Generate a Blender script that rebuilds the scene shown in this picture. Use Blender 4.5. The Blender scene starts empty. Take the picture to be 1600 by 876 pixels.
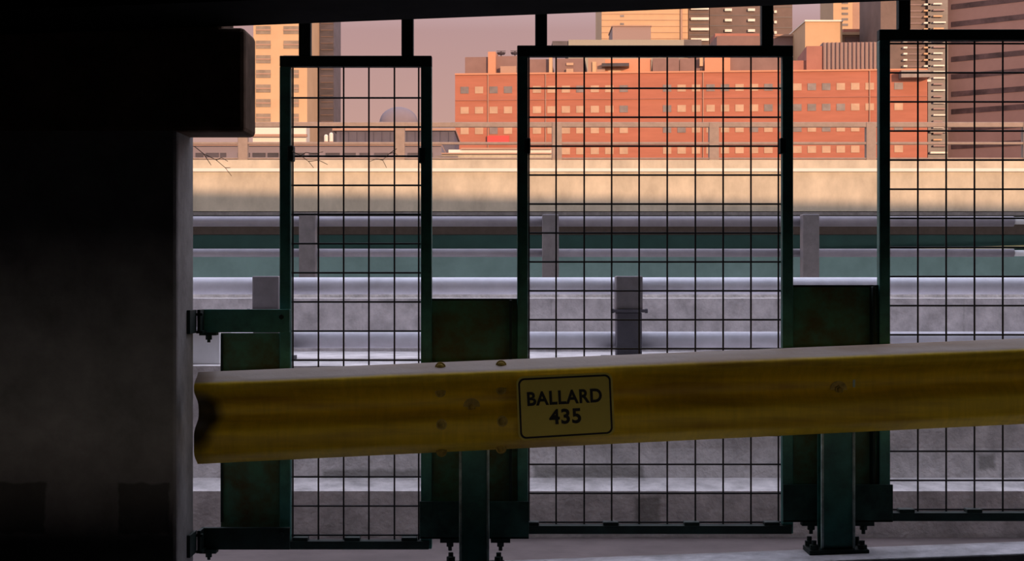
import bpy, bmesh, math, random
from mathutils import Vector, Matrix
C = bpy.context.scene.collection
S = bpy.context.scene
F = 2400.0; CZ = 1.15                     # focal length in pixels of a 1600 px wide frame, eye height

# ---------------------------------------------------------------- camera, sky, sun, exposure
cd = bpy.data.cameras.new('camera'); cam = bpy.data.objects.new('camera', cd); C.objects.link(cam)
cam.location = (0, 0, CZ); cam.rotation_euler = (math.pi/2, 0, 0)
cd.sensor_width = 36; cd.lens = F/1600*36; cd.clip_end = 3000; cd.clip_start = .05
S.camera = cam
S.view_settings.view_transform = 'Standard'; S.view_settings.look = 'None'
S.view_settings.exposure = 0.0; S.view_settings.gamma = 1
try: S.view_settings.use_curve_mapping = False
except Exception: pass

SUN_EL, SUN_AZ = math.radians(8), math.radians(20)
sd = Vector((-math.sin(SUN_AZ)*math.cos(SUN_EL), math.cos(SUN_AZ)*math.cos(SUN_EL), -math.sin(SUN_EL)))
sl = bpy.data.lights.new('evening_sun', 'SUN'); sl.energy = 4.6; sl.color = (1, .60, .36); sl.angle = math.radians(.55)
so = bpy.data.objects.new('evening_sun', sl); C.objects.link(so)
so.rotation_euler = sd.to_track_quat('-Z', 'Y').to_euler(); so.location = (10, -10, 20)

w = bpy.data.worlds.new('dusk_sky'); S.world = w; w.use_nodes = True
nt = w.node_tree; nt.nodes.clear()
out = nt.nodes.new('ShaderNodeOutputWorld'); bg = nt.nodes.new('ShaderNodeBackground')
tc = nt.nodes.new('ShaderNodeTexCoord'); sx = nt.nodes.new('ShaderNodeSeparateXYZ'); cr = nt.nodes.new('ShaderNodeValToRGB')
nt.links.new(tc.outputs['Generated'], sx.inputs[0]); nt.links.new(sx.outputs['Z'], cr.inputs[0])
def wn(t_, a, b_):
    x = nt.nodes.new('ShaderNodeMapRange'); x.inputs[1].default_value = a; x.inputs[2].default_value = b_; return x
yr = wn('', .1, -.9); nt.links.new(sx.outputs['Y'], yr.inputs[0])
lo = wn('', .20, .08); nt.links.new(sx.outputs['Z'], lo.inputs[0])
mm = nt.nodes.new('ShaderNodeMath'); mm.operation = 'MULTIPLY'; nt.links.new(yr.outputs[0], mm.inputs[0]); nt.links.new(lo.outputs[0], mm.inputs[1])
er = nt.nodes.new('ShaderNodeValToRGB'); nt.links.new(sx.outputs['Z'], er.inputs[0])     # the open eastern and side sky, brighter higher up
er.color_ramp.elements[0].position = .16; er.color_ramp.elements[0].color = (0, 0, 0, 1)
er.color_ramp.elements[1].position = .85; er.color_ramp.elements[1].color = (.35, .35, .4, 1)
q = er.color_ramp.elements.new(.35); q.color = (1.0, .98, 1.15, 1)
ea = wn('', -.25, .15); nt.links.new(sx.outputs['Y'], ea.inputs[0])
m0 = nt.nodes.new('ShaderNodeMixRGB'); m0.blend_type = 'ADD'; nt.links.new(ea.outputs[0], m0.inputs[0]); nt.links.new(cr.outputs[0], m0.inputs[1]); nt.links.new(er.outputs[0], m0.inputs[2])
mg = nt.nodes.new('ShaderNodeMixRGB'); mg.blend_type = 'ADD'; nt.links.new(mm.outputs[0], mg.inputs[0]); nt.links.new(m0.outputs[0], mg.inputs[1]); mg.inputs[2].default_value = (1.7, 1.52, 1.35, 1)   # glow added low in the west, fill through the rear opening
nt.links.new(mg.outputs[0], bg.inputs[0]); nt.links.new(bg.outputs[0], out.inputs[0])
e = cr.color_ramp.elements
e[0].position = 0.0; e[0].color = (.30, .22, .20, 1)
e[1].position = 0.05; e[1].color = (.55, .33, .285, 1)
for p, c in ((.10, (.56, .335, .29)), (.18, (.47, .295, .30)), (.32, (.30, .255, .29)), (.6, (.50, .48, .60)), (.85, (1.1, 1.15, 1.45)), (1, (1.75, 1.85, 2.35))):
    q = e.new(p); q.color = (*c, 1)
bg.inputs[1].default_value = 1.0

SILL_T = 1.16      # top of the unseen rear opening, added to light the rail's near face

# ---------------------------------------------------------------- helpers
def W(px, py, d): return Vector(((px-800)/F*d, d, CZ-(py-438)/F*d))
def PX(px, d): return (px-800)/F*d
def PZ(py, d): return CZ-(py-438)/F*d

def mat(name, col, rough=.8, metal=0, var=.15, scale=6, col2=None, amount=.5, streak=None, bump=0, spec=.3, extra=None):
    m = bpy.data.materials.new(name); m.use_nodes = True
    n = m.node_tree.nodes; l = m.node_tree.links; b = n['Principled BSDF']
    b.inputs['Roughness'].default_value = rough; b.inputs['Metallic'].default_value = metal
    b.inputs['Specular IOR Level'].default_value = spec
    t = n.new('ShaderNodeTexCoord'); mp = n.new('ShaderNodeMapping'); l.new(t.outputs['Object'], mp.inputs[0])
    if streak: mp.inputs['Scale'].default_value = streak
    no = n.new('ShaderNodeTexNoise'); no.inputs['Scale'].default_value = scale; no.inputs['Detail'].default_value = 6
    no.inputs['Roughness'].default_value = .65
    l.new(mp.outputs[0], no.inputs['Vector'])
    r = n.new('ShaderNodeValToRGB'); l.new(no.outputs['Fac'], r.inputs[0])
    c2 = col2 or tuple(max(0, x*(1-var*2)) for x in col)
    hi = tuple(min(1, x*(1+var)) for x in col)
    r.color_ramp.elements[0].position = .5-amount*.35; r.color_ramp.elements[0].color = (*c2, 1)
    r.color_ramp.elements[1].position = .5+(.15 if col2 else .25); r.color_ramp.elements[1].color = (*hi, 1)
    src = r.outputs[0]
    if extra: src = extra(n, l, t, src)
    l.new(src, b.inputs['Base Color'])
    if bump:
        bp = n.new('ShaderNodeBump'); bp.inputs['Strength'].default_value = bump; bp.inputs['Distance'].default_value = .01
        no2 = n.new('ShaderNodeTexNoise'); no2.inputs['Scale'].default_value = scale*6; no2.inputs['Detail'].default_value = 4
        l.new(t.outputs['Object'], no2.inputs['Vector']); l.new(no2.outputs['Fac'], bp.inputs['Height']); l.new(bp.outputs[0], b.inputs['Normal'])
    return m

def mnode(n, l, op, a, b=None):
    x = n.new('ShaderNodeMath'); x.operation = op
    for i, v in enumerate((a, b)):
        if v is None: continue
        if isinstance(v, (int, float)): x.inputs[i].default_value = v
        else: l.new(v, x.inputs[i])
    return x.outputs[0]
def rects(rs, col, strength, soft=.008):
    """stains with an outline of their own: (axis x/z rectangles in object metres)"""
    def f(n, l, t, src):
        s = n.new('ShaderNodeSeparateXYZ'); l.new(t.outputs['Object'], s.inputs[0])
        nz = n.new('ShaderNodeTexNoise'); nz.inputs['Scale'].default_value = 18; l.new(t.outputs['Object'], nz.inputs['Vector'])
        w_ = mnode(n, l, 'MULTIPLY', mnode(n, l, 'SUBTRACT', nz.outputs['Fac'], .5), .03)
        tot = None
        for x0, x1, z0, z1 in rs:
            dx = mnode(n, l, 'SUBTRACT', (x1-x0)/2, mnode(n, l, 'ABSOLUTE', mnode(n, l, 'SUBTRACT', s.outputs['X'], (x0+x1)/2)))
            dz = mnode(n, l, 'SUBTRACT', (z1-z0)/2, mnode(n, l, 'ABSOLUTE', mnode(n, l, 'SUBTRACT', s.outputs['Z'], (z0+z1)/2)))
            d = mnode(n, l, 'DIVIDE', mnode(n, l, 'ADD', mnode(n, l, 'MINIMUM', dx, dz), w_), soft)
            c = n.new('ShaderNodeClamp'); l.new(d, c.inputs[0])
            tot = c.outputs[0] if tot is None else mnode(n, l, 'MAXIMUM', tot, c.outputs[0])
        mx = n.new('ShaderNodeMixRGB'); l.new(mnode(n, l, 'MULTIPLY', tot, strength), mx.inputs[0])
        l.new(src, mx.inputs[1]); mx.inputs[2].default_value = (*col, 1)
        return mx.outputs[0]
    return f

class MB:
    def __init__(s): s.b = bmesh.new()
    def poly8(s, vs):
        v = [s.b.verts.new(p) for p in vs]
        for f in ((0,3,2,1),(4,5,6,7),(0,1,5,4),(1,2,6,5),(2,3,7,6),(3,0,4,7)): s.b.faces.new([v[i] for i in f])
    def box(s, x0, x1, y0, y1, z0, z1):
        s.poly8([(x0,y0,z0),(x1,y0,z0),(x1,y1,z0),(x0,y1,z0),(x0,y0,z1),(x1,y0,z1),(x1,y1,z1),(x0,y1,z1)]); return s
    def slope(s, x0, x1, y0, y1, za, zb, ta, tb):           # bottom za->zb, top ta->tb along x
        s.poly8([(x0,y0,za),(x1,y0,zb),(x1,y1,zb),(x0,y1,za),(x0,y0,ta),(x1,y0,tb),(x1,y1,tb),(x0,y1,ta)]); return s
    def prism(s, pts, x0, x1, f=None, closed=True):         # profile (y,z) swept along x
        a = [s.b.verts.new((x0,y,z)) for y, z in pts]; c = [s.b.verts.new((x1,y,z)) for y, z in pts]
        n = len(pts)
        for i in range(n if closed else n-1):
            j = (i+1) % n; s.b.faces.new((a[i], a[j], c[j], c[i]))
        if closed: s.b.faces.new(a[::-1]); s.b.faces.new(c)
        return s
    def tube(s, p, q, r, seg=12, r2=None):
        p = Vector(p); q = Vector(q); ax = (q-p); L = ax.length; rot = ax.to_track_quat('Z','Y').to_matrix().to_4x4()
        bmesh.ops.create_cone(s.b, cap_ends=True, segments=seg, radius1=r, radius2=r if r2 is None else r2, depth=L,
                              matrix=Matrix.Translation((p+q)/2) @ rot); return s
    def ball(s, c, r, sc=(1,1,1), seg=16):
        bmesh.ops.create_uvsphere(s.b, u_segments=seg, v_segments=seg//2, radius=1, matrix=Matrix.Translation(c) @ Matrix.Diagonal((r*sc[0], r*sc[1], r*sc[2], 1))); return s
    def build(s, name, m, parent=None, bevel=0, smooth=False, origin=None):
        bmesh.ops.recalc_face_normals(s.b, faces=s.b.faces)
        me = bpy.data.meshes.new(name)
        o0 = Vector(origin) if origin is not None else Vector((0,0,0))
        if origin is not None: bmesh.ops.translate(s.b, verts=s.b.verts, vec=-o0)
        s.b.to_mesh(me); s.b.free(); me.materials.append(m)
        if smooth:
            for p in me.polygons: p.use_smooth = True
        o = bpy.data.objects.new(name, me); C.objects.link(o); o.location = o0
        if parent is not None:
            o.parent = parent
            if origin is None: o.location = -parent_loc(parent)
            else: o.location = o0-parent_loc(parent)
        if bevel:
            b = o.modifiers.new('b', 'BEVEL'); b.width = bevel; b.segments = 2; b.limit_method = 'ANGLE'
        return o
WL = {}
def parent_loc(p): return Vector(WL.get(p.name, (0,0,0))) if p.parent is None else Vector(WL.get(p.name, (0,0,0)))
def thing(name, label, cat, loc=(0,0,0), group=None):
    o = bpy.data.objects.new(name, None); C.objects.link(o); o.location = loc; o.empty_display_size = .1
    WL[o.name] = tuple(loc); o['label'] = label; o['category'] = cat
    if group: o['group'] = group
    return o
def tag(o, label, cat, group=None, kind=None):
    o['label'] = label; o['category'] = cat
    if group: o['group'] = group
    if kind: o['kind'] = kind
    return o
def part(mb, name, m, parent, **k):
    """mesh in world coordinates, child of parent; object origin at world origin offset"""
    o = mb.build(name, m, parent, **k)
    if k.get('origin') is None: WL[o.name] = (0,0,0)
    else: WL[o.name] = tuple(k['origin'])
    return o
def struct(mb, name, m, **k):
    o = mb.build(name, m, **k); o['kind'] = 'structure'; return o

# ---------------------------------------------------------------- materials
M = {}
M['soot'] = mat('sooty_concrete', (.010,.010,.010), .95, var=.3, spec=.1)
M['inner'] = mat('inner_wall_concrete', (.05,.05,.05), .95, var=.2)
M['corbel'] = mat('stained_corbel_concrete', (.20,.13,.09), .95, var=.3, spec=.1)
M['pier'] = mat('pier_concrete', (.34,.33,.325), .9, scale=5, var=.18, bump=.3, spec=.2,
    extra=rects([(-1.76,-1.575,.29,.47),(-1.34,-1.155,.29,.47),(-2.2,-1.80,.29,.47)], (.10,.10,.095), .75))
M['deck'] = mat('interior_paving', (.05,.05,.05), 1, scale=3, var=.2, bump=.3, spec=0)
M['ledge'] = mat('ledge_concrete', (.78,.76,.80), .85, scale=9, var=.2, bump=.3)
M['lane'] = mat('lane_paving', (.17,.135,.13), .9, scale=4, var=.12, bump=.2)
M['barrier'] = mat('barrier_concrete', (.74,.69,.68), .9, scale=7, var=.2, bump=.8,
    extra=rects([(.10,.66,PZ(748,7.65),PZ(724,7.65)),(PX(990,7.35),PX(1034,7.35),-.05,PZ(773,7.35)),(PX(1525,7.65),PX(1556,7.65),PZ(734,7.65),PZ(706,7.65)),(PX(860,9.3),PX(863,9.3),PZ(521,9.3),PZ(468,9.3)),
        (PX(372,9.3),PX(375,9.3),PZ(482,9.3),PZ(462,9.3)),(PX(565,9.3),PX(568,9.3),PZ(520,9.3),PZ(470,9.3)),(PX(1504,9.3),PX(1508,9.3),PZ(530,9.3),PZ(460,9.3)),(-.95,-.35,PZ(748,7.65),PZ(730,7.65))], (.22,.21,.19), .7, soft=.02))
M['curb'] = mat('stained_curb_concrete', (.36,.34,.33), .9, scale=5, var=.3, streak=(3,1,.5), bump=.5)
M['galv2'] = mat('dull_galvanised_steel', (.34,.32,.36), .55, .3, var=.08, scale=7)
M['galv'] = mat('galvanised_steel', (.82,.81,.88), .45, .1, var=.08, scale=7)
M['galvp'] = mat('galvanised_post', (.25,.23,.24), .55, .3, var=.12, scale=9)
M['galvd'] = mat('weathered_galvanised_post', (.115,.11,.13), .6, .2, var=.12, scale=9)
M['green'] = mat('green_painted_steel', (.035,.19,.165), .5, var=.25, scale=12, spec=.4)
M['greenr'] = mat('green_paint_with_rust', (.045,.155,.11), .6, scale=9, col2=(.06,.055,.02), amount=.42, spec=.3)
M['black'] = mat('dark_shaded_green_steel', (.010,.027,.023), .7, var=.3, scale=10, spec=.25)  # near-black green; shade put into its colour on top rails and lower channels
M['dgreen'] = mat('half_shaded_green_steel', (.018,.060,.050), .7, var=.35, scale=10, spec=.25)  # milder dark copy for the bottom channels, shade put into the colour
M['wire'] = mat('dark_welded_wire', (.022,.020,.022), .7, .2, var=.2, scale=20)
M['worn'] = mat('worn_pale_green_edge', (.45,.58,.56), .6, var=.3, scale=20)
M['girder'] = mat('lit_teal_girder_paint', (.27,.47,.52), .7, var=.12, scale=.8)  # same girder paint, lit lower half put into a lighter colour
M['girder_shade'] = mat('shaded_girder_paint', (.05,.14,.15), .7, var=.12, scale=.8)  # same girder paint, overhang shade put into a darker colour
M['soffit2'] = mat('brown_soffit_beam', (.13,.105,.10), .9, var=.1)
M['pipe'] = mat('sunlit_yellow_stripe', (.85,.85,.5), .7, var=.05)
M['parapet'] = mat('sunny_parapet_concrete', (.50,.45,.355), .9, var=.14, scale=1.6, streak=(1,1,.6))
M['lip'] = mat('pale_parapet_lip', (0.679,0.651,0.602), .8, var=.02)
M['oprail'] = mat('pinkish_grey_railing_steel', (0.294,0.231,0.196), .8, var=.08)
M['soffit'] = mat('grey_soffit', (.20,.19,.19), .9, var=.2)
M['cream'] = mat('cream_cladding', (0.532,0.357,0.217), .9, var=.05, scale=.15)
M['white'] = mat('white_paint', (.85,.86,.88), .6, var=.04)
M['brick'] = mat('red_brick', (.39,.145,.095), .9, var=.07, scale=.35, streak=(.4,.4,3))
M['brickd'] = mat('dull_red_brick', (0.35,0.154,0.119), .9, var=.08, scale=.3)
M['brown'] = mat('brown_rooftop_cladding', (0.224,0.14,0.126), .85, var=.08, scale=.3)
M['tan'] = mat('tan_cladding', (.38,.24,.18), .85, var=.06, scale=.3)
M['orange'] = mat('orange_stack_paint', (0.546,0.252,0.154), .85, var=.05)
M['creamwin'] = mat('cream_sunset_window', (.47,.31,.21), .6, var=.1, scale=.4)  # cream panes: sunset reflection put into the colour
M['dglass'] = mat('grey_window_glass', (0.21,0.175,0.168), .35, var=.2, scale=.4)
M['tglass'] = mat('brown_window_glass', (0.259,0.203,0.154), .35, var=.15, scale=.4)
M['darkt'] = mat('dark_tower_glass', (0.07,0.059,0.073), .4, var=.3, scale=.15, streak=(1,1,3))
M['bronze'] = mat('bronze_tower_cladding', (0.14,0.095,0.084), .6, var=.15, scale=.2)
M['strip'] = mat('pale_floor_band', (0.679,0.63,0.56), .5, var=.03)
M['mauve'] = mat('mauve_brown_cladding', (.20,.13,.13), .85, var=.06, scale=.2)
M['mauved'] = mat('dark_window_band', (0.07,0.045,0.052), .5, var=.3, scale=.3)
M['navy'] = mat('slate_blue_cladding', (0.112,0.105,0.14), .8, var=.1, scale=.3)
M['haze'] = mat('hazy_blue_grey_cladding', (0.21,0.182,0.21), .9, var=.04, scale=.2)  # pale blue-grey cladding, the far hall's haze put into the colour
M['metal'] = mat('ribbed_metal_screen', (0.294,0.21,0.196), .7, var=.06)
M['sage'] = mat('sage_metal_roof', (0.294,0.28,0.231), .7, var=.05)
M['red'] = mat('red_sign_paint', (0.595,0.07,0.063), .6, var=.03)
M['ground'] = mat('city_ground', (.16,.15,.14), .95, var=.2, scale=.1)
M['asphalt'] = mat('black_asphalt', (.025,.025,.027), 1, var=.2, scale=2, spec=0)
M['sign'] = mat('yellow_sign_face', (.62,.50,.07), .5, var=.05, scale=8)
M['ink'] = mat('black_sign_ink', (.012,.010,.008), .6)
M['bolt'] = mat('dirty_bolt_head', (.48,.34,.06), .5, .2, var=.3, scale=40)
M['twig'] = mat('dry_twig', (.25,.18,.13), .9)

# ---------------------------------------------------------------- the setting: the dark gallery the camera stands in
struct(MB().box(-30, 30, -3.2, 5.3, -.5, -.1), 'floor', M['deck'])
struct(MB().box(-30, 30, -3.5, -3.2, SILL_T, 9).box(-30, -4, -3.5, -3.2, -.5, SILL_T).box(11, 30, -3.5, -3.2, -.5, SILL_T).box(-4, 11, -3.5, -3.2, -.5, .05), 'wall_back', M['inner'])  # low gap in it added to let western fill light in
struct(MB().box(-30, PX(277,5.2), 5.2, 5.47, -.5, PZ(206,5.2)+.05), 'wall_left', M['pier'], bevel=.014)
struct(MB().box(-60, 60, -80, -3.5, -.9, -.5), 'street', M['asphalt'])  # unseen ground added so low rays through the rear opening miss the sky
# corbel on top of the pier
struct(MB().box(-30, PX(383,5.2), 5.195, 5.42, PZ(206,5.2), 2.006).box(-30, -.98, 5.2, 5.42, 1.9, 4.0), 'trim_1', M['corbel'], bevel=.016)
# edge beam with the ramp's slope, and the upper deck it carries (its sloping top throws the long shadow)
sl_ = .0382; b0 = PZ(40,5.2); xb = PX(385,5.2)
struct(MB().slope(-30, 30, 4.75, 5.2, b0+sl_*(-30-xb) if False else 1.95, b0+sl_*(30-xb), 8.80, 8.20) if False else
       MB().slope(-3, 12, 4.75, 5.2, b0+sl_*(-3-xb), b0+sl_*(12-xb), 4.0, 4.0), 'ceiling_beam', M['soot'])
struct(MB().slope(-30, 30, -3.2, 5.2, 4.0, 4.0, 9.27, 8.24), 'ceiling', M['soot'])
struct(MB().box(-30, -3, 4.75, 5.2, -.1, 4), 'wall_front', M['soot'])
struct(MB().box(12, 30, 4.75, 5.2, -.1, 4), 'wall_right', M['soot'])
struct(MB().box(-30.3, -30, -3.5, 5.2, -.5, 4), 'wall_far_left', M['inner'])  # unseen end walls, this and the next, added to shut out side light
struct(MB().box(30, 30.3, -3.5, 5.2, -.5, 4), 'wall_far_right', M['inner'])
struct(MB().prism([(1.85,-.1),(1.9,.4),(1.93,.59),(2.06,.59),(2.09,.4),(2.14,-.1)],-30,30), 'fill_blocker', M['inner'])   # unseen wall added to keep fill light off the lower plates and posts
# kerb ledge running up with the ramp
LZ = lambda X: PZ(876,5.53)+.037*(X-PX(760,5.53))
struct(MB().slope(-1.13, 12, 5.3, 5.53, -.5, -.5, LZ(-1.13), LZ(12)), 'ledge', M['ledge'], bevel=.006)
# neighbouring lane and its barrier
struct(MB().box(-30, 30, 5.53, 9.6, -.5, -.08), 'lane', M['lane'])
struct(MB().prism([(7.35,-.08),(7.35,PZ(767,7.35)),(7.62,PZ(746,7.62)),(7.66,PZ(700,7.66)),(7.70,.722),(9.3,.722),(9.3,PZ(466,9.3)),(9.6,PZ(466,9.3)),(9.6,-.5),(7.35,-.5)],-30,30), 'barrier', M['barrier'])
struct(MB().box(-40, 40, 9.6, 60, -7.2, -7), 'street', M['ground'])
struct(MB().box(-900, 900, 60, 900, -8.2, -8), 'ground', M['ground'])

# ---------------------------------------------------------------- yellow guardrail
G0, G1 = 303, 2300
def rail_pt(px): # top z, bottom z, front distance
    t = (px-303)/(1600-303); d = 5.22+.16*t
    return PX(px,d), d, PZ(583-53*t, d), PZ(728-63*t, d)
gr = thing('guardrail', 'long yellow corrugated crash rail rising to the right, bolted to two green posts', 'guardrail', (PX(740,5.4), 5.4, LZ(PX(740,5.4))))
prof = [(0,.070),(.04,.052),(.085,.020),(.115,.006),(.14,0),(.185,0),(.215,.008),(.27,.036),(.32,.062),(.36,.073),(.41,.078),(.48,.078),(.51,.072),(.55,.048),(.59,.022),(.625,.006),(.66,0),(.85,0),(.885,.006),(.925,.022),(.965,.045),(1,.062)]
def rail_extra(n, l, t, src):
    s = n.new('ShaderNodeSeparateXYZ'); l.new(t.outputs['Object'], s.inputs[0])
    # grey-tan tint on the upper flange and black rub marks by the pier end, both bound to the rail's own length and height
    at = n.new('ShaderNodeAttribute'); at.attribute_name = 'prof'
    nz = n.new('ShaderNodeTexNoise'); nz.inputs['Scale'].default_value = 5; l.new(t.outputs['Object'], nz.inputs['Vector'])
    v = mnode(n, l, 'ADD', at.outputs['Fac'], mnode(n, l, 'MULTIPLY', mnode(n, l, 'SUBTRACT', nz.outputs['Fac'], .5), .03))
    f = n.new('ShaderNodeMapRange'); f.inputs[1].default_value = .125; f.inputs[2].default_value = .10; l.new(v, f.inputs[0])
    m1 = n.new('ShaderNodeMixRGB'); l.new(mnode(n, l, 'MULTIPLY', f.outputs[0], .92), m1.inputs[0]); l.new(src, m1.inputs[1]); m1.inputs[2].default_value = (.36,.29,.27,1)
    gm = n.new('ShaderNodeMapping'); gm.inputs['Scale'].default_value = (.9, 1, 9); l.new(t.outputs['Object'], gm.inputs[0])
    gn = n.new('ShaderNodeTexNoise'); gn.inputs['Scale'].default_value = 2.2; gn.inputs['Detail'].default_value = 5; l.new(gm.outputs[0], gn.inputs['Vector'])
    gr_ = n.new('ShaderNodeMapRange'); gr_.inputs[1].default_value = .45; gr_.inputs[2].default_value = .68; l.new(gn.outputs['Fac'], gr_.inputs[0])
    m3 = n.new('ShaderNodeMixRGB'); l.new(mnode(n, l, 'MULTIPLY', gr_.outputs[0], .6), m3.inputs[0]); l.new(m1.outputs[0], m3.inputs[1]); m3.inputs[2].default_value = (.25,.12,.015,1); m1 = m3
    X0 = PX(303,5.22)-PX(740,5.4)
    dx = mnode(n, l, 'DIVIDE', mnode(n, l, 'SUBTRACT', s.outputs['X'], X0), .075)
    dz = mnode(n, l, 'DIVIDE', mnode(n, l, 'SUBTRACT', at.outputs['Fac'], .50), .33)
    r2 = mnode(n, l, 'ADD', mnode(n, l, 'MULTIPLY', dx, dx), mnode(n, l, 'MULTIPLY', dz, dz))
    r2 = mnode(n, l, 'ADD', r2, mnode(n, l, 'MULTIPLY', mnode(n, l, 'SUBTRACT', nz.outputs['Fac'], .5), 1.2))
    g = n.new('ShaderNodeMapRange'); g.inputs[1].default_value = 1.5; g.inputs[2].default_value = .5; l.new(r2, g.inputs[0])
    m2 = n.new('ShaderNodeMixRGB'); l.new(mnode(n, l, 'MULTIPLY', g.outputs[0], .93), m2.inputs[0]); l.new(m1.outputs[0], m2.inputs[1]); m2.inputs[2].default_value = (.012,.010,.008,1)
    return m2.outputs[0]
M['yellow'] = mat('yellow_rail_paint', (.78,.53,.02), .5, var=.08, scale=9, streak=(5,1,.6), bump=.1, extra=rail_extra, spec=.3)
bm = bmesh.new(); N = 60; rows = []; lay = bm.verts.layers.float.new('prof')
for back in (0, 1):
    for i in range(N+1):
        px = G0+(G1-G0)*i/N; X, d, zt, zb = rail_pt(px)
        row = []
        for u, dp in prof:
            v = bm.verts.new((X, d+dp+back*.0035, zt+(zb-zt)*u)); v[lay] = u; row.append(v)
        rows.append(row)
for k in (0, N+1):
    for i in range(N):
        for j in range(len(prof)-1): bm.faces.new((rows[k+i][j], rows[k+i+1][j], rows[k+i+1][j+1], rows[k+i][j+1]))
for i in range(N):
    for j in (0, len(prof)-1): bm.faces.new((rows[i][j], rows[i+1][j], rows[N+1+i+1][j], rows[N+1+i][j]))
for i in (0, N):
    for j in range(len(prof)-1): bm.faces.new((rows[i][j], rows[i][j+1], rows[N+1+i][j+1], rows[N+1+i][j]))
mb = MB(); mb.b.free(); mb.b = bm
beam = part(mb, 'rail_beam', M['yellow'], gr, smooth=True, origin=(PX(740,5.4), 5.4, LZ(PX(740,5.4))))
try: beam.data.attributes.active = beam.data.attributes[0]
except Exception: pass
def rail_surf(px, py):
    X, d, zt, zb = rail_pt(px); 
    for _ in range(3):
        z = PZ(py, d); u = (z-zt)/(zb-zt)
        for (a, da), (b, db) in zip(prof, prof[1:]):
            if a <= u <= b: off = da+(db-da)*(u-a)/(b-a)
    return Vector((PX(px, d+off), d+off, PZ(py, d+off)))
for px, py in ((688,574),(783,571),(688,612),(783,608),(690,663),(785,658),(690,705),(783,700)):
    p = rail_surf(px, py)
    b = MB().ball(p, .0145, (1,.55,1)).tube(p+Vector((0,.012,0)), p+Vector((0,-.001,0)), .019, 16)
    part(b, 'splice_bolt', M['bolt'], gr, smooth=False)
for px, py in ((737,635),(1310,608)):
    p = rail_surf(px, py)
    part(MB().tube(p+Vector((0,.01,0)), p+Vector((0,-.005,0)), .030, 24).tube(p+Vector((0,0,0)), p+Vector((0,-.02,0)), .015, 6).ball(p+Vector((0,-.02,0)), .010), 'post_bolt', M['bolt'], gr)
# guardrail posts (I sections) with base plates
for px0, px1, d in ((718,764,5.375),(1283,1335,5.435)):
    xa, xc = PX(px0,d), PX(px1,d); xm = (xa+xc)/2; zl = LZ(xm)
    t_ = rail_pt((px0+px1)/2); zt = t_[2]-.06
    b = MB().box(xa, xc, d, d+.009, zl+.012, zt).box(xa, xc, d+.062, d+.070, zl+.012, zt).box(xm-.004, xm+.004, d+.009, d+.066, zl+.012, zt)
    po = part(b, 'post', M['green'], gr, bevel=.0015)
    for q in (xa-.001, xc-.008): part(MB().box(q, q+.009, d-.010, d, zl+.016, zt), 'worn_edge', M['worn'], po, bevel=.0015)
    part(MB().slope(xm-.105, xm+.105, d-.03, d+.10, zl-.004-.004, zl+.004-.004, zl+.012, zl+.016), 'base_plate', M['black'], po, bevel=.002)
    for sx_ in (-1, 1):
        for yy in (d-.008, d+.08):
            x = xm+sx_*.085
            part(MB().tube((x,yy,zl+.01),(x,yy,zl+.045),.009,12).tube((x,yy,zl+.014),(x,yy,zl+.030),.017,6), 'anchor_bolt', M['black'], po)
    part(MB().box(xm-.045, xm+.045, rail_pt((px0+px1)/2)[1]+.083, d-.0005, zt-.16, zt-.06), 'spacer_block', M['black'], gr)

# ---------------------------------------------------------------- sign
sg = thing('route_sign', 'yellow rounded rectangular plate with black lettering fixed to the yellow guardrail', 'sign')
def sgp(u, v, off=0):    # u,v in 0..1 over the plate
    c = [(808,590),(955,583),(959,678),(812,687)]
    a = Vector(c[0]).lerp(Vector(c[1]), u); b_ = Vector(c[3]).lerp(Vector(c[2]), u); p = a.lerp(b_, v)
    return W(p.x, p.y, 5.262+off)
def rrect(m_, rad, n=8, asp=147/96):
    pts = []
    for cx, cy, a0 in ((1-m_-rad, m_*asp+rad*asp, -90),(1-m_-rad, 1-m_*asp-rad*asp, 0),(m_+rad, 1-m_*asp-rad*asp, 90),(m_+rad, m_*asp+rad*asp, 180)):
        for i in range(n+1):
            a = math.radians(a0+90*i/n); pts.append((cx+rad*math.cos(a), cy+rad*asp*math.sin(a)))
    return pts
def plate(pts, f, r, name, m, inner=None):
    b = bmesh.new()
    A = [b.verts.new(sgp(u, v, f)) for u, v in pts]; B = [b.verts.new(sgp(u, v, r)) for u, v in pts]; n = len(pts)
    if inner:
        A2 = [b.verts.new(sgp(u, v, f)) for u, v in inner]; B2 = [b.verts.new(sgp(u, v, r)) for u, v in inner]
        for i in range(n):
            j = (i+1) % n
            for q in ((A[i],A[j],A2[j],A2[i]),(B[i],B[j],B2[j],B2[i]),(A[i],A[j],B[j],B[i]),(A2[i],A2[j],B2[j],B2[i])): b.faces.new(q)
    else:
        b.faces.new(A); b.faces.new(B[::-1])
        for i in range(n): b.faces.new((A[i],A[(i+1)%n],B[(i+1)%n],B[i]))
    mb = MB(); mb.b.free(); mb.b = b; return part(mb, name, m, sg)
plate(rrect(-.012,.08), -.001, .003, 'sign_plate', M['sign'])
plate(rrect(.008,.065), -.0018, .0, 'sign_border', M['ink'], rrect(.028,.05))
sdir = (sgp(1,.5)-sgp(0,.5)).normalized(); ang = math.atan2(sdir.z, sdir.x)
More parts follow.
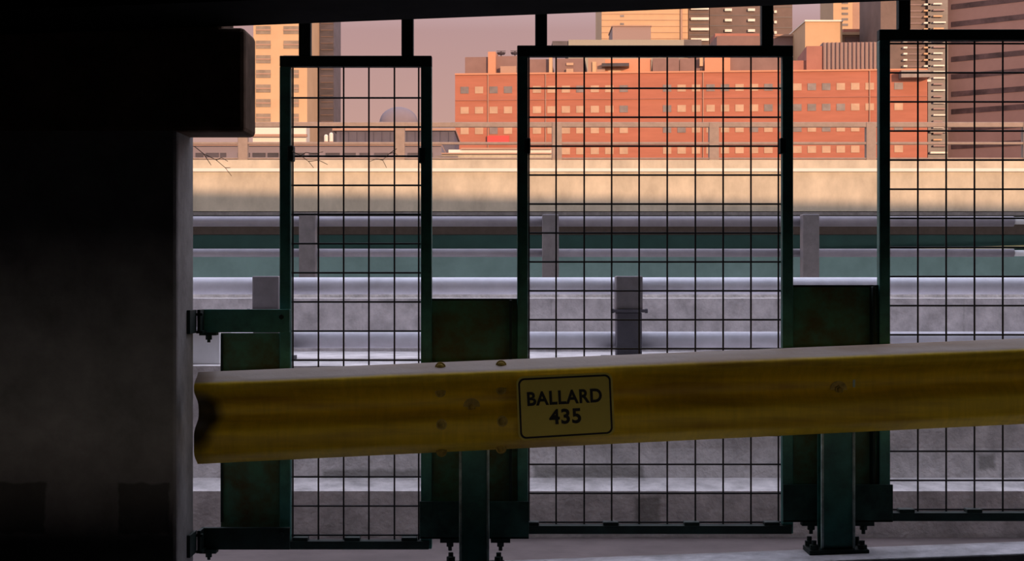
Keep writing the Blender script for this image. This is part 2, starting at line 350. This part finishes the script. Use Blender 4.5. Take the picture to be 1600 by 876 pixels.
def text(s, px, py, h, wd):
    c = bpy.data.curves.new('lettering', 'FONT'); c.body = s; c.size = 1; c.offset = .032; c.extrude = .01; c.space_character = 1.08; c.align_x = 'CENTER'; c.resolution_u = 4
    o = bpy.data.objects.new('t', c); C.objects.link(o)
    dg = bpy.context.evaluated_depsgraph_get(); me = bpy.data.meshes.new_from_object(o.evaluated_get(dg)); bpy.data.objects.remove(o)
    xs = [v.co.x for v in me.vertices]; ys = [v.co.y for v in me.vertices]
    cx, cy = (min(xs)+max(xs))/2, (min(ys)+max(ys))/2; sx_ = wd/(max(xs)-min(xs)); sy = h/(max(ys)-min(ys))
    p = W(px, py, 5.2595); R = Matrix.Rotation(-ang, 3, 'Y')
    for v in me.vertices:
        q = Vector(((v.co.x-cx)*sx_, -v.co.z*.06, (v.co.y-cy)*sy)); v.co = p+R@q
    me.materials.clear(); me.materials.append(M['ink'])
    o = bpy.data.objects.new('lettering', me); C.objects.link(o); o.parent = sg
k_ = 5.26/F
text('BALLARD', 882, 620, 22*k_, 117*k_); text('435', 883, 650, 24*k_, 50*k_)

# ---------------------------------------------------------------- wire-mesh frames
FD = 5.57
def frame(px0, px1, ytop, ybot, vx, hy, hang, label, barx1=None, barx0=None, clips=(), stops=()):
    x0, x1 = PX(px0,FD), PX(px1,FD); z1, z0 = PZ(ytop,FD), PZ(ybot,FD); s = 17/F*FD
    t = thing('mesh_screen', label, 'screen', ((x0+x1)/2, FD, z0), 'wire mesh screens hung from the ceiling beam')
    part(MB().box(x0, x1, FD-.02, FD+.02, z1-s, z1), 'top_rail', M['black'], t, bevel=.003)
    part(MB().box(x0, x0+s, FD-.02, FD+.02, z0, z1-s), 'stile', M['green'], t, bevel=.003)
    part(MB().box(x1-s, x1, FD-.02, FD+.02, z0, z1-s), 'stile', M['green'], t, bevel=.003)
    a = PX(barx0 or px0, FD); c = PX(barx1 or px1, FD)
    part(MB().box(a, c, FD-.03, FD+.02, z0, z0+13/F*FD), 'bottom_rail', M['black'], t, bevel=.003)
    b = MB(); r = 1.45/F*FD
    for v in vx: b.tube((PX(v,FD),FD+.010,z0+.01),(PX(v,FD),FD+.010,z1-.01), r, 6)
    for h in hy: b.tube((x0+.01,FD+.0165,PZ(h,FD)),(x1-.01,FD+.0165,PZ(h,FD)), r, 6)
    part(b, 'wire_mesh', M['wire'], t)
    for h in hang:
        xh = PX(h, FD); hw = .0215
        ho = part(MB().box(xh-hw, xh+hw, FD-.02, FD+.02, z1, 2.42), 'hanger', M['black'], t, bevel=.003)
        part(MB().box(xh-hw, xh+hw, 5.2, FD+.02, 2.36, 2.44), 'hanger_arm', M['black'], ho)
    for cx in clips:
        xx = PX(cx, FD); zz = z0+13/F*FD
        part(MB().box(xx-.028, xx+.028, FD-.025, FD+.02, zz-.002, zz+.012), 'mesh_clip', M['black'], t, bevel=.003)
    for sx_, sy in stops:
        xx = PX(sx_, FD); zz = PZ(sy, FD)
        part(MB().box(xx-.011, xx+.011, FD-.024, FD+.024, zz-.028, zz+.028), 'hinge_lug', M['black'], t, bevel=.004)
    return t
hy1 = [152+45.65*i for i in range(16)]
frame(438, 675, 88, 856, [457,497,536.5,576,616,654], hy1, (477,637), 'narrow tall wire mesh screen nearest the concrete pier', barx1=671, clips=(470,551,640), stops=((455,240),(660,243)))
hy2 = [137+45.3*i for i in range(16)]
frame(808, 1238, 72, 832, [826.5,869,913,956,999,1043,1087,1130.5,1174,1217], hy2, (845.5,1198), 'wide middle wire mesh screen above the lettered sign', barx1=1235, clips=(830,954,1080,1205), stops=((824,228),(1222,228)))
hy3 = [67+45.6*i for i in range(17)]
frame(1372, 1810, 47, 812, [1391+44.3*i for i in range(1,10)], hy3, (1411.5,1770), 'wire mesh screen cut off by the right edge of the view', clips=(1415,1520,1640), stops=())

# green steel infill plates between the screens
def plate_panel(px0, px1, ytop, ybot, label, bolts):
    x0, x1 = PX(px0,FD), PX(px1,FD); z1, z0 = PZ(ytop,FD), PZ(ybot,FD)
    t = thing('steel_infill_panel', label, 'panel', ((x0+x1)/2, FD, z0), 'green infill panels between the mesh screens')
    part(MB().box(x0, x1, FD+.012, FD+.018, z0, z1), 'web_plate', M['greenr'], t)
    part(MB().box(x1-.028, x1-.018, FD-.035, FD+.012, z0, z1-.006), 'flange', M['black'], t, bevel=.002)
    part(MB().box(x0, x1, FD-.006, FD+.018, z1-.008, z1), 'top_lip', M['black'], t, bevel=.001)
    xa, xc = x0-.042, x1+.042
    part(MB().box(xa, xc, FD-.05, FD-.042, z0, z0+.135).box(xa, xc, FD-.05, FD-.032, z0, z0+.008), 'bottom_channel', M['dgreen'], t, bevel=.002)
    for b in bolts:
        x = PX(b, FD-.04)
        part(MB().box(x-.035, x+.035, FD-.05, FD-.01, z0-.014, z0).tube((x,FD-.03,z0-.03),(x,FD-.03,z0-.012),.014,6).tube((x,FD-.03,z0-.045),(x,FD-.03,z0-.03),.007,8), 'hold_down_bolt', M['black'], t)
plate_panel(675, 808, 466, 838, 'green steel panel between the narrow and the wide mesh screens', (703,782))
plate_panel(1238, 1372, 445, 812, 'green steel panel behind the right guardrail post', (1268,1350))

# bracket panel beside the pier
t = thing('bracket_panel', 'green steel bracket and plate joining the first mesh screen to the concrete pier', 'panel', (PX(395,FD), FD, PZ(856,FD)))
xp0, xp1 = PX(345,FD), PX(438,FD)
part(MB().box(xp0, xp1, FD+.0, FD+.008, PZ(850,FD), PZ(520,FD)), 'web_plate', M['greenr'], t)
part(MB().box(xp0, xp0+.009, FD-.005, FD+.05, PZ(815,FD), PZ(522,FD)), 'flange', M['black'], t)
for ya, yb in ((483,519),(824,858)):
    xa, xc = PX(314,5.52), PX(453,5.52); za, zb = PZ(yb,5.52), PZ(ya,5.52)
    ch = part(MB().box(xa, xc, 5.515, 5.523, za, zb).box(xa, xc, 5.523, 5.538, za, za+.006).box(xa, xc, 5.523, 5.538, zb-.006, zb), 'channel', M['green'] if ya < 600 else M['black'], t, bevel=.0015)  # lower channel takes the darker steel in place of shade
    xw = PX(277,5.2)
    part(MB().box(xw, xw+.012, 5.35, 5.465, za, zb).box(xw+.012, xa+.02, 5.45, 5.462, zb-.022, zb-.012).box(xw+.012, xa+.02, 5.45, 5.53, za-.002, za+.008)
         .box(xa, xa+.012, 5.45, 5.53, za, zb), 'wall_bracket', M['black'], t, bevel=.0015)
    xbt = PX(325,5.5)
    part(MB().box(xbt-.03, xbt+.03, 5.49, 5.54, za-.010, za).tube((xbt,5.515,za-.026),(xbt,5.515,za-.008),.012,6).tube((xbt,5.515,za-.036),(xbt,5.515,za-.025),.006,8), 'bracket_bolt', M['black'], t)
    for bx_ in (440,):
        p = W(bx_, (ya+yb)/2-6, 5.515); part(MB().tube(p, p+Vector((0,-.008,0)), .009, 6), 'channel_bolt', M['black'], t)

# ---------------------------------------------------------------- bare twigs caught at the pier and the screen
def twig(segs, d, label):
    c = bpy.data.curves.new('dry_twig', 'CURVE'); c.dimensions = '3D'; c.bevel_depth = .0014; c.bevel_resolution = 2
    for s_ in segs:
        sp = c.splines.new('POLY'); sp.points.add(len(s_)-1)
        for i, (x, y) in enumerate(s_):
            p = W(x, y, d+.004*i); sp.points[i].co = (*p, 1); sp.points[i].radius = 1-.5*i/len(s_)
    o = bpy.data.objects.new('t', c); C.objects.link(o); dg = bpy.context.evaluated_depsgraph_get()
    me = bpy.data.meshes.new_from_object(o.evaluated_get(dg)); bpy.data.objects.remove(o); me.materials.clear(); me.materials.append(M['twig'])
    o = bpy.data.objects.new('twig', me); C.objects.link(o); tag(o, label, 'twig', 'dry twigs caught along the opening')
twig([[(303,228),(318,240),(338,250),(352,262),(362,275)],[(338,250),(346,246),(356,252)],[(352,262),(360,262)],[(318,240),(326,252),(330,258)]], 5.45, 'bare twig poking out beside the concrete pier')
twig([[(456,236),(470,243),(482,252),(490,262)],[(470,243),(478,238),(492,240),(505,237)],[(482,252),(498,250),(512,257)]], 5.53, 'bare twig caught in the upper left of the narrow mesh screen')
twig([[(620,232),(608,240),(598,250),(604,262)],[(608,240),(616,238),(622,243)],[(598,250),(588,248),(578,252)]], 5.53, 'bare twig caught in the upper right of the narrow mesh screen')

# ---------------------------------------------------------------- first pipe railing (on the lane barrier)
def railing(D, tubes, posts, pw, xr, label, zfoot, metal, lower_dark=None):
    t = thing('pipe_railing', label, 'railing', (PX(posts[0], D), D, zfoot), 'galvanised pipe railings')
    for ya, yb in tubes:
        rr = (yb-ya)/2/F*D; zc = PZ((ya+yb)/2, D)
        part(MB().tube((xr[0], D+pw/2+rr, zc),(xr[1], D+pw/2+rr, zc), rr, 24), 'rail_tube', M[metal], t, smooth=True)
    for p in posts:
        x = PX(p, D); zt = PZ(tubes[0][0]-2, D)
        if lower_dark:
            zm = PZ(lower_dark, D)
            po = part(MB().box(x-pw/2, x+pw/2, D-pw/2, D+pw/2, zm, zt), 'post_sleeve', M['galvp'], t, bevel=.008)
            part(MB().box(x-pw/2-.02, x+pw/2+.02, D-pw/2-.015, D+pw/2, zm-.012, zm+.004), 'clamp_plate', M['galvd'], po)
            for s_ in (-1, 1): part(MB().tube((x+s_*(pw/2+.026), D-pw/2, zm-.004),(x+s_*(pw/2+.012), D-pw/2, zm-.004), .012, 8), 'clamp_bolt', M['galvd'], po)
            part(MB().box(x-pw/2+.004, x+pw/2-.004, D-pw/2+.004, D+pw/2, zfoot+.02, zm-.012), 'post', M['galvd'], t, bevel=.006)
        else:
            part(MB().box(x-pw/2, x+pw/2, D-pw/2, D+pw/2, zfoot+.02, zt), 'post', M['galvp'], t, bevel=.008)
        part(MB().box(x-pw, x+pw, D-pw*.8, D+pw*.8, zfoot, zfoot+.02), 'foot_plate', M['galvd'], t)
    return t
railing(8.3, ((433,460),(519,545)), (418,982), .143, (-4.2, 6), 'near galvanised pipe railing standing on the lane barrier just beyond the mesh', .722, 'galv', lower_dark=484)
# second one farther away on its own parapet
struct(MB().prism([(14.6,-1.0),(14.6,.45),(14.75,1.02),(15.3,1.02),(15.3,-1.0)],-16,16), 'trim_2', M['barrier'])
struct(MB().box(-16, 16, 10.6, 15.3, -1.4, -1.0), 'trim_3', M['deck'])
for x in (-9, 0, 9): struct(MB().box(x-.6, x+.6, 12.3, 13.5, -7, -1.4), 'trim_4', M['barrier'])
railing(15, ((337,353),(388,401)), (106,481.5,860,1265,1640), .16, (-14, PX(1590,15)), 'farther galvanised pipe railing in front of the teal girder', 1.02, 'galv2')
t = bpy.data.objects['pipe_railing.001']
for ya, yb in ((337,351),(389,401)):
    rr = (yb-ya)/2/F*15*.8; part(MB().tube((PX(1588,15),15.13,PZ((ya+yb)/2,15)),(9,15.13,PZ((ya+yb)/2,15)), rr, 20), 'expansion_sleeve', M['white'], t, smooth=True)
    
# white box added to stand in for a bright patch beside the pier
o = MB().box(PX(285,8), PX(352,8), 7.85, 8.16, .722, PZ(516,8)).box(PX(284,8), PX(353,8), 7.84, 8.17, PZ(516,8), PZ(512,8)).build('bright_patch_box', M['white'], bevel=.02)
tag(o, 'white box standing in for a bright patch between pier and green plate', 'box')

# ---------------------------------------------------------------- overpass
t = thing('overpass', 'long concrete overpass with sunlit parapet and teal steel girder', 'overpass', (0, 42, -7))
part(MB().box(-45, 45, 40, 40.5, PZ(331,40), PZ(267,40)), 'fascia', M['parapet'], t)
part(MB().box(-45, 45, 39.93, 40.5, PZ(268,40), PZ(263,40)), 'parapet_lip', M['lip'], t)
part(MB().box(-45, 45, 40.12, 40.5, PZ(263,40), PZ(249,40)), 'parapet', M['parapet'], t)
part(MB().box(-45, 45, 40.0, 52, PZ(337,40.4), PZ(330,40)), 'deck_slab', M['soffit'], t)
part(MB().box(-45, 45, 44, 44.06, PZ(395,43.6), PZ(337,40.4)), 'upper_girder', M['girder_shade'], t)
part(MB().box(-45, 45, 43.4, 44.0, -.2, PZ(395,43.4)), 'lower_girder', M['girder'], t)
part(MB().box(-45, 45, 43.2, 43.8, PZ(366,43.2), PZ(337,40.4)), 'soffit_beam', M['soffit2'], t)
part(MB().tube((PX(1180,43.2),43.3,PZ(399,43.3)),(PX(1600,43.2),43.3,PZ(385,43.3)),.045,10).tube((PX(1600,43.2),43.3,PZ(385,43.3)),(32,43.3,PZ(374,43.3)),.045,10), 'sunlit_stripe', M['pipe'], t)  # stands in for a far sunlit stripe, its light put into the colour
part(MB().box(-45, 45, 43.6, 44.4, -.26, -.2), 'girder_flange', M['girder'], t)
for x in (-30, -10, 10, 30): part(MB().box(x-.8, x+.8, 44.6, 46.4, -7, PZ(337,40.4)), 'column', M['soffit'], t)
for x in (-30, -10, 10, 30): part(MB().box(x-.9, x+.9, 44.1, 48, -1.2, -.2), 'cap_beam', M['soffit'], t)
t = thing('overpass_railing', 'pinkish grey metal railing with wide posts along the overpass parapet', 'railing', (0, 40.3, PZ(249,40)))
for ya, yb in ((191,199),(222,226),(246.5,249)):
    part(MB().box(-45, 45, 40.22, 40.34, PZ(yb,40.3), PZ(ya,40.3)), 'rail_bar', M['oprail'], t, bevel=.02)
for i in range(-6, 8):
    x = PX(625+245*i, 40.3); part(MB().box(x-.13, x+.13, 40.2, 40.42, PZ(249,40), PZ(191,40.3)), 'post', M['oprail'], t, bevel=.02)

# ---------------------------------------------------------------- city
class Facade:
    """front plane between two picture columns at their own distances"""
    def __init__(s, pl, pr, Dl, Dr):
        s.a = Vector((PX(pl,Dl), Dl)); s.b = Vector((PX(pr,Dr), Dr)); s.u = (s.b-s.a).normalized(); s.n = Vector((-s.u.y, s.u.x)); s.Dl = Dl
        s.L = (s.b-s.a).length
    def at(s, px):
        k = (px-800)/F; # (a+u t).x = k (a+u t).y
        return (k*s.a.y-s.a.x)/(s.u.x-k*s.u.y)
    def z(s, py, px=None):
        d = s.a.y if px is None else s.a.y+s.u.y*s.at(px)
        return CZ-(py-438)/F*d
    def box(s, mb, t0, t1, n0, n1, z0, z1):
        P = lambda t_, n_: s.a+s.u*t_+s.n*n_
        q = [P(t0,n0),P(t1,n0),P(t1,n1),P(t0,n1)]
        mb.poly8([(v.x,v.y,z0) for v in q]+[(v.x,v.y,z1) for v in q]); return mb
GZ = -8
def blk(f, m, p0, p1, y0, y1, par, name, n0=0, n1=20, base=None, **k):
    return part(f.box(MB(), f.at(p0), f.at(p1), n0, n1, GZ if y1 is None else f.z(y1), f.z(y0)), name, M[m], par, **k)
def win(f, m, pc, w_, yc, h_, par, name='window', zr=None):
    t0 = f.at(pc-w_/2); t1 = f.at(pc+w_/2)
    fr = part(f.box(MB(), t0, t1, -.12, .5, f.z(yc+h_/2), f.z(yc-h_/2)), name, M[m], par)
    return fr
def bld(name, label, f, cat='building'): return thing(name, label, cat, (f.a.x+f.u.x*f.L/2, f.a.y+10, GZ))

# cream tower on the left
f = Facade(396, 480, 350, 350); t = bld('office_tower', 'cream residential tower with two columns of wide windows, left of the view', f)
blk(f, 'cream', 396, 480, -70, None, t, 'wall', 0, 22)
for i in range(-3, 7):
    y = 47+22.8*i
    for c, w_ in ((411.5,23),(455,24)):
        fr = win(f, 'tglass', c, w_, y, 12.5, t); part(f.box(MB(), f.at(c-w_/2), f.at(c+w_/2), -.25, .1, f.z(y+1), f.z(y-1)), 'mullion', M['tan'], fr)
blk(f, 'strip', 402, 484, 200, None, t, 'podium', -6, 0)
blk(f, 'tan', 400, 486, 214, 218, t, 'podium_ledge', -7, -6)
# dark tower
f = Facade(480, 521, 372, 372); t = bld('glass_tower', 'dark narrow tower rising behind the cream tower', f)
blk(f, 'bronze', 480, 499, -70, None, t, 'service_core', 0, 16); blk(f, 'darkt', 499, 521, -70, None, t, 'glazed_wall', .6, 16)
for i in range(26): part(f.box(MB(), f.at(501), f.at(520), .4, .7, f.z(190-10.2*i), f.z(188.8-10.2*i)), 'floor_band', M['bronze'], t)
# domed hall far away
f = Facade(590, 655, 520, 520); t = bld('domed_hall', 'hazy pale domed hall far off behind the narrow mesh screen', f)
blk(f, 'haze', 592, 652, 190, None, t, 'drum', 0, 14)
p = W(623, 191, 527); part(MB().ball(p, 30/F*527, (1,.8,.8), 32), 'dome', M['haze'], t, smooth=True)
# slate shed
f = Facade(520, 712, 220, 220); t = bld('warehouse', 'long slate blue flat roofed warehouse behind the overpass railing', f)
blk(f, 'navy', 526, 710, 204, None, t, 'wall', 0, 20); blk(f, 'tan', 520, 712, 201, 204.5, t, 'roof_edge', -.6, 20)
for i in range(14): part(f.box(MB(), f.at(532+13*i), f.at(532.8+13*i), -.15, .1, f.z(222), f.z(206)), 'cladding_rib', M['navy'], t)
# two headlight-like bright spots, built as made-up white tank shapes
for x, l in ((509.5,'left'),(517.5,'right')):
    p = W(x, 216, 205); r = 3.2/F*205
    o = thing('bright_spot', f'made-up white tank, {l} of the pair left of the slate warehouse', 'glint_shape', (p.x, p.y, GZ), 'pair of made-up bright spots')
    part(MB().tube((p.x,p.y,GZ),(p.x,p.y,PZ(213 if l == 'left' else 210,205)), r, 20).ball((p.x,p.y,PZ(213 if l == 'left' else 210,205)), r), 'glint_body', M['strip'], o, smooth=False)
    part(MB().tube((p.x,p.y,PZ(222,205)),(p.x,p.y,PZ(221,205)), r*1.08, 20), 'glint_band', M['tan'], o)
# low pale row with dark windows
f = Facade(270, 690, 150, 150); t = bld('low_office', 'low pale building with a strip of dark windows, just above the overpass parapet', f)
blk(f, 'haze', 270, 690, 228, None, t, 'wall', 0, 14); blk(f, 'tan', 270, 690, 224, 228, t, 'roof_edge', -.4, 14)
for c, w_ in ((312,12),(332,20),(349,9),(381,19),(405,20),(427,17),(466,20),(490,14),(520,22),(546,20),(570,16),(596,22),(622,14),(645,16),(668,16)):
    win(f, 'darkt', c, w_, 242, 6.5, t)
f = Facade(556, 862, 120, 120); t = bld('sunlit_terrace', 'low cream terrace with horizontal ledges in front of the brick building', f)
blk(f, 'parapet', 690, 862, 240, None, t, 'wall', 0, 6); blk(f, 'lip', 700, 862, 232, 240, t, 'upper_wall', 1, 6); blk(f, 'tan', 690, 862, 239, 241, t, 'ledge_band', -.3, 6)
blk(f, 'dglass', 680, 716, 243, 249, t, 'window', -.2, .5); blk(f, 'tan', 720, 862, 229.5, 232, t, 'roof_edge', .7, 6)

# big brick building
f = Facade(711, 1449, 300, 293); t = bld('brick_building', 'big red brick block with rows of small windows behind the middle screen', f)
blk(f, 'brick', 711, 1449, 116, None, t, 'wall', 0, 30)
rnd = random.Random(4)
cols_ = [726+22.6*k for k in range(31) if k not in (12, 13)]
dark = {(0,1132),(0,1110),(1,1200),(0,726),(0,771),(0,793),(0,906),(0,951),(0,974),(0,1042),(1,838),(1,974),(1,1042),(2,771)}
rest = MB(); n = 0
for r_, y in enumerate((141,172.5,204.5,237)):
    for c in cols_:
        isd = (r_, int(c)) in dark or (r_, int(c)+1) in dark or (c > 1190 and rnd.random() < (.65 if r_ == 1 else .3)) or (r_ == 2 and c > 1000 and rnd.random() < .5)
        n += 1; zc = f.z(y); h_ = 5.3/F*300; tt = f.at(c); hw = 6.5/F*297
        if n <= 98:
            wn = part(f.box(MB(), tt-hw, tt+hw, -.1, .4, zc-h_, zc+h_), 'window', M['dglass' if isd else 'creamwin'], t)
        else: f.box(rest, tt-hw, tt+hw, -.1, .4, zc-h_, zc+h_)
ro = part(rest, 'window', M['creamwin'], t); ro['kind'] = 'stuff'
for c in (762, 852, 1098, 1358): part(f.box(MB(), f.at(c), f.at(c+1.3), -.3, .1, GZ, f.z(116)), 'downpipe', M['tan'], t)
part(f.box(MB(), f.at(711), f.at(1449), -.35, .5, f.z(117.5), f.z(115)), 'coping', M['orange'], t)
part(f.box(MB(), f.at(711), f.at(1449), -.2, .2, f.z(157.5), f.z(156.5)), 'brick_band', M['brickd'], t)
blk(f, 'brown', 724, 760, 86, 117, t, 'penthouse', 3, 20); blk(f, 'orange', 761, 773, 79, 117, t, 'chimney', 2, 8)
blk(f, 'brown', 773, 812, 85, 117, t, 'penthouse', 3, 20); blk(f, 'tan', 781, 806, 103, 117, t, 'roof_unit', 1, 3)
blk(f, 'brown', 812, 858, 90, 117, t, 'penthouse', 3.5, 20); blk(f, 'cream', 857, 862, 88, 117, t, 'vent_stack', 2, 4)
blk(f, 'brown', 868, 913, 90, 117, t, 'penthouse', 3, 20); blk(f, 'creamwin', 884, 895, 107, 117, t, 'roof_unit', 2, 3)
blk(f, 'creamwin', 884, 895, 97, 101, t, 'roof_unit', 2.6, 3); blk(f, 'tan', 918, 945, 90, 117, t, 'roof_unit', 3, 14)
blk(f, 'cream', 925, 931, 96, 113, t, 'vent_stack', 2.5, 3.5); blk(f, 'orange', 945, 1018, 90, 116.5, t, 'penthouse', 4, 20)
blk(f, 'darkt', 940, 983, 100, 105, t, 'louvre', 1, 4.2); blk(f, 'cream', 950, 970, 111, 114, t, 'roof_unit', 1.5, 4)
blk(f, 'brown', 1020, 1062, 91, 117, t, 'penthouse', 3, 20); blk(f, 'brown', 1063, 1095, 91, 117, t, 'penthouse', 3.4, 20)
blk(f, 'cream', 1094, 1099, 92, 105, t, 'vent_stack', 2, 4); blk(f, 'orange', 1102, 1142, 92, 117, t, 'penthouse', 2, 20)
blk(f, 'brown', 1142, 1222, 92, 113, t, 'penthouse', 3, 20)
blk(f, 'brickd', 1240, 1262, 97, 117, t, 'penthouse', 3, 18); blk(f, 'brickd', 1262, 1288, 76, 117, t, 'penthouse', 2, 18)
sc = blk(f, 'metal', 1287, 1372, 71, 114, t, 'metal_screen', 2, 18)
for i in range(13): part(f.box(MB(), f.at(1288+6.6*i), f.at(1289.5+6.6*i), 1.6, 2.1, f.z(112), f.z(71)), 'screen_rib', M['brown'], sc)
for x in (779, 801):
    a = f.at(x); q = f.a+f.u*a+f.n*6
    part(MB().tube((q.x,q.y,f.z(86)),(q.x,q.y,f.z(74)),.12,8).tube((q.x,q.y,f.z(79)),(q.x,q.y,f.z(76)),.7,12,.9).box(q.x-.9,q.x+.9,q.y-.1,q.y+.1,f.z(74),f.z(73)), 'roof_fan', M['darkt'], t)
part(f.box(MB(), f.at(1404), f.at(1449), -3, 0, f.z(131), f.z(120)), 'recess_window', M['dglass'], t)
# red sign on the brick wall
o = MB(); f.box(o, f.at(762), f.at(796), -.9, -.5, f.z(224), f.z(213)); o = o.build('wall_sign', M['red']); tag(o, 'small plain red sign on the lower left of the brick building', 'sign')
# barrel-roofed hall behind
f = Facade(863, 1098, 340, 340); t = bld('barrel_roof_hall', 'long sage roofed hall peeping over the middle screen', f)
blk(f, 'sage', 888, 1068, 63, None, t, 'wall', -.8, 20)
b = MB(); pts = []
for i in range(9): a = math.pi*i/8; pts.append((340+10-10*math.cos(a), f.z(70)+(8/F*340)*math.sin(a)))
part(MB().prism(pts, PX(863,340), PX(1096,340)), 'barrel_roof', M['sage'], t)
blk(f, 'darkt', 863, 888, 64.5, 72, t, 'roof_end', -.4, 12); blk(f, 'darkt', 1068, 1096, 62, 72, t, 'roof_end', -.4, 12)
# cream slab and grey box
f = Facade(940, 1075, 420, 420); t = bld('cream_slab_block', 'cream slab building with thin floor lines above the middle screen', f)
blk(f, 'cream', 940, 1075, -40, None, t, 'wall', 0, 30)
for i in range(11): part(f.box(MB(), f.at(940), f.at(1075), -.15, .1, f.z(60.6-9.6*i), f.z(60-9.6*i)), 'floor_line', M['tan'], t)
for y in (25, 37.5): win(f, 'dglass', 972, 6, y, 3.2, t)
blk(f, 'tan', 1063, 1066, -40, 72, t, 'downpipe', -.6, .1)
f = Facade(957, 1017, 380, 380); t = bld('plant_room', 'plain grey brown box building in front of the cream slab', f)
blk(f, 'metal', 957, 1017, 41, None, t, 'wall', 0, 14); blk(f, 'tan', 956, 1018, 39.6, 41.5, t, 'roof_edge', -.3, 14)
# towers with bright floor glints
def glint(name, label, p0, p1, D, wall, bars, y0=-70, ybase=None, pitch=16.2, first=30, hgt=4, n_=9, up=5, m='strip'):
    f = Facade(p0, p1, D, D); t = bld(name, label, f)
    blk(f, wall, p0, p1, y0, None, t, 'wall', 0, 18)
    for k in range(-up, n_):
        y = first+pitch*k
        part(f.box(MB(), f.at(p0), f.at(p1), -.12, .05, f.z(y+pitch/2+.7), f.z(y+pitch/2-.7)), 'floor_line', M['darkt'], t)
        for a, c in bars: part(f.box(MB(), f.at(a), f.at(c), -.9, .1, f.z(y+hgt/2), f.z(y-hgt/2)), 'balcony_band', M[m], t)
    return f, t
glint('banded_tower', 'dark tower with bright balcony bands above the middle screen', 1076, 1108, 425, 'bronze', ((1079,1107),), n_=3)
glint('twin_banded_tower', 'brown tower with two columns of bright balconies', 1109, 1188, 432, 'bronze', ((1132,1143),(1168,1179)), n_=3, first=16)
glint('slim_banded_tower', 'slim tower with stacked bright balconies left of the sky gap', 1206, 1238, 440, 'bronze', ((1209,1213),), n_=3, first=19)
f = Facade(1120, 1256, 360, 360); t = bld('roof_block', 'flat brown roof block low between the towers and the pale cube', f)
blk(f, 'brown', 1120, 1256, 56, None, t, 'wall', 0, 20); blk(f, 'tan', 1210, 1257, 54, 57, t, 'roof_edge', -.5, 10); blk(f, 'brickd', 1120, 1190, 49, 56, t, 'roof_unit', 3, 12)
f = Facade(1257, 1316, 345, 345); t = bld('pale_cube', 'plain pale cube building below the striped tower', f)
blk(f, 'cream', 1258, 1316, 33, None, t, 'wall', 0, 20); blk(f, 'strip', 1257, 1317, 31.5, 34, t, 'roof_edge', -.4, 20)
f = Facade(1302, 1400, 470, 470); t = bld('striped_tower', 'cream and tan tower with a ladder of dark vents near the upper right', f)
blk(f, 'cream', 1302, 1332, -70, None, t, 'wall', 0, 20); blk(f, 'tan', 1332, 1352, -70, None, t, 'side_wall', 1, 20); blk(f, 'bronze', 1352, 1400, -70, None, t, 'glazed_wall', 1.5, 20)
for i in range(-8, 6): win(f, 'darkt', 1320, 10, 13+8.6*i, 3.6, t, 'vent')
for x in (1358, 1366, 1374, 1384, 1392): part(f.box(MB(), f.at(x), f.at(x+1.4), 1.2, 1.6, f.z(60), f.z(-70)), 'mullion', M['tan'], t)
f = Facade(1316, 1400, 355, 355); t = bld('flat_roof_block', 'low block with a pale flat roof right below the striped tower', f)
blk(f, 'tan', 1316, 1400, 55, None, t, 'wall', 0, 14); blk(f, 'cream', 1312, 1402, 51, 55.5, t, 'roof_slab', -1, 14)
for a, c in ((1320,1342),(1351,1374)): blk(f, 'brown', a, c, 58, 69, t, 'window', -.3, .4)
blk(f, 'brickd', 1322, 1378, 42, 51, t, 'penthouse', 3, 12)
# glass tower on the right, in two widths
f = Facade(1392, 1480, 330, 330); t = bld('balcony_tower', 'tall grey glass tower with glinting balconies beside the brown building', f)
blk(f, 'bronze', 1376, 1452, -70, 140, t, 'upper_wall', 0, 20); blk(f, 'darkt', 1448, 1479, -70, None, t, 'glazed_wall', -1, 18)
rnd = random.Random(9)
for i in range(-4, 24):
    y = 8+9.6*i
    if y < 118:
        for a, c in ((1410,1416),(1442,1452)): part(f.box(MB(), f.at(a), f.at(c), -1.0, .1, f.z(y+1.4), f.z(y-1.2)), 'balcony_band', M['strip' if rnd.random() < .6 else 'cream'], t)
        part(f.box(MB(), f.at(1418), f.at(1440), -.3, .1, f.z(y+.6), f.z(y-.6)), 'floor_line', M['metal'], t)
    part(f.box(MB(), f.at(1455), f.at(1468+rnd.random()*8), -1.8, -.9, f.z(y+1.3), f.z(y-1.0)), 'balcony_band', M[rnd.choice(['strip','cream','metal'])], t)
blk(f, 'strip', 1408, 1452, 125.5, 129, t, 'balcony_band', -1.4, 0); blk(f, 'strip', 1450, 1476, 205, 208, t, 'balcony_band', -2, -1); blk(f, 'strip', 1450, 1476, 238, 241, t, 'balcony_band', -2, -1)
# mauve brown building far right
f = Facade(1479, 1640, 332, 318); t = bld('banded_office_block', 'large mauve brown office block with dark window bands at far right', f)
blk(f, 'mauve', 1479, 1660, -80, None, t, 'wall', 0, 30)
for i in range(-3, 9):
    y = 12+27.2*i; part(f.box(MB(), f.at(1487), f.at(1655), -.1, .3, f.z(y+4), f.z(y-4)), 'window_band', M['mauved'], t)
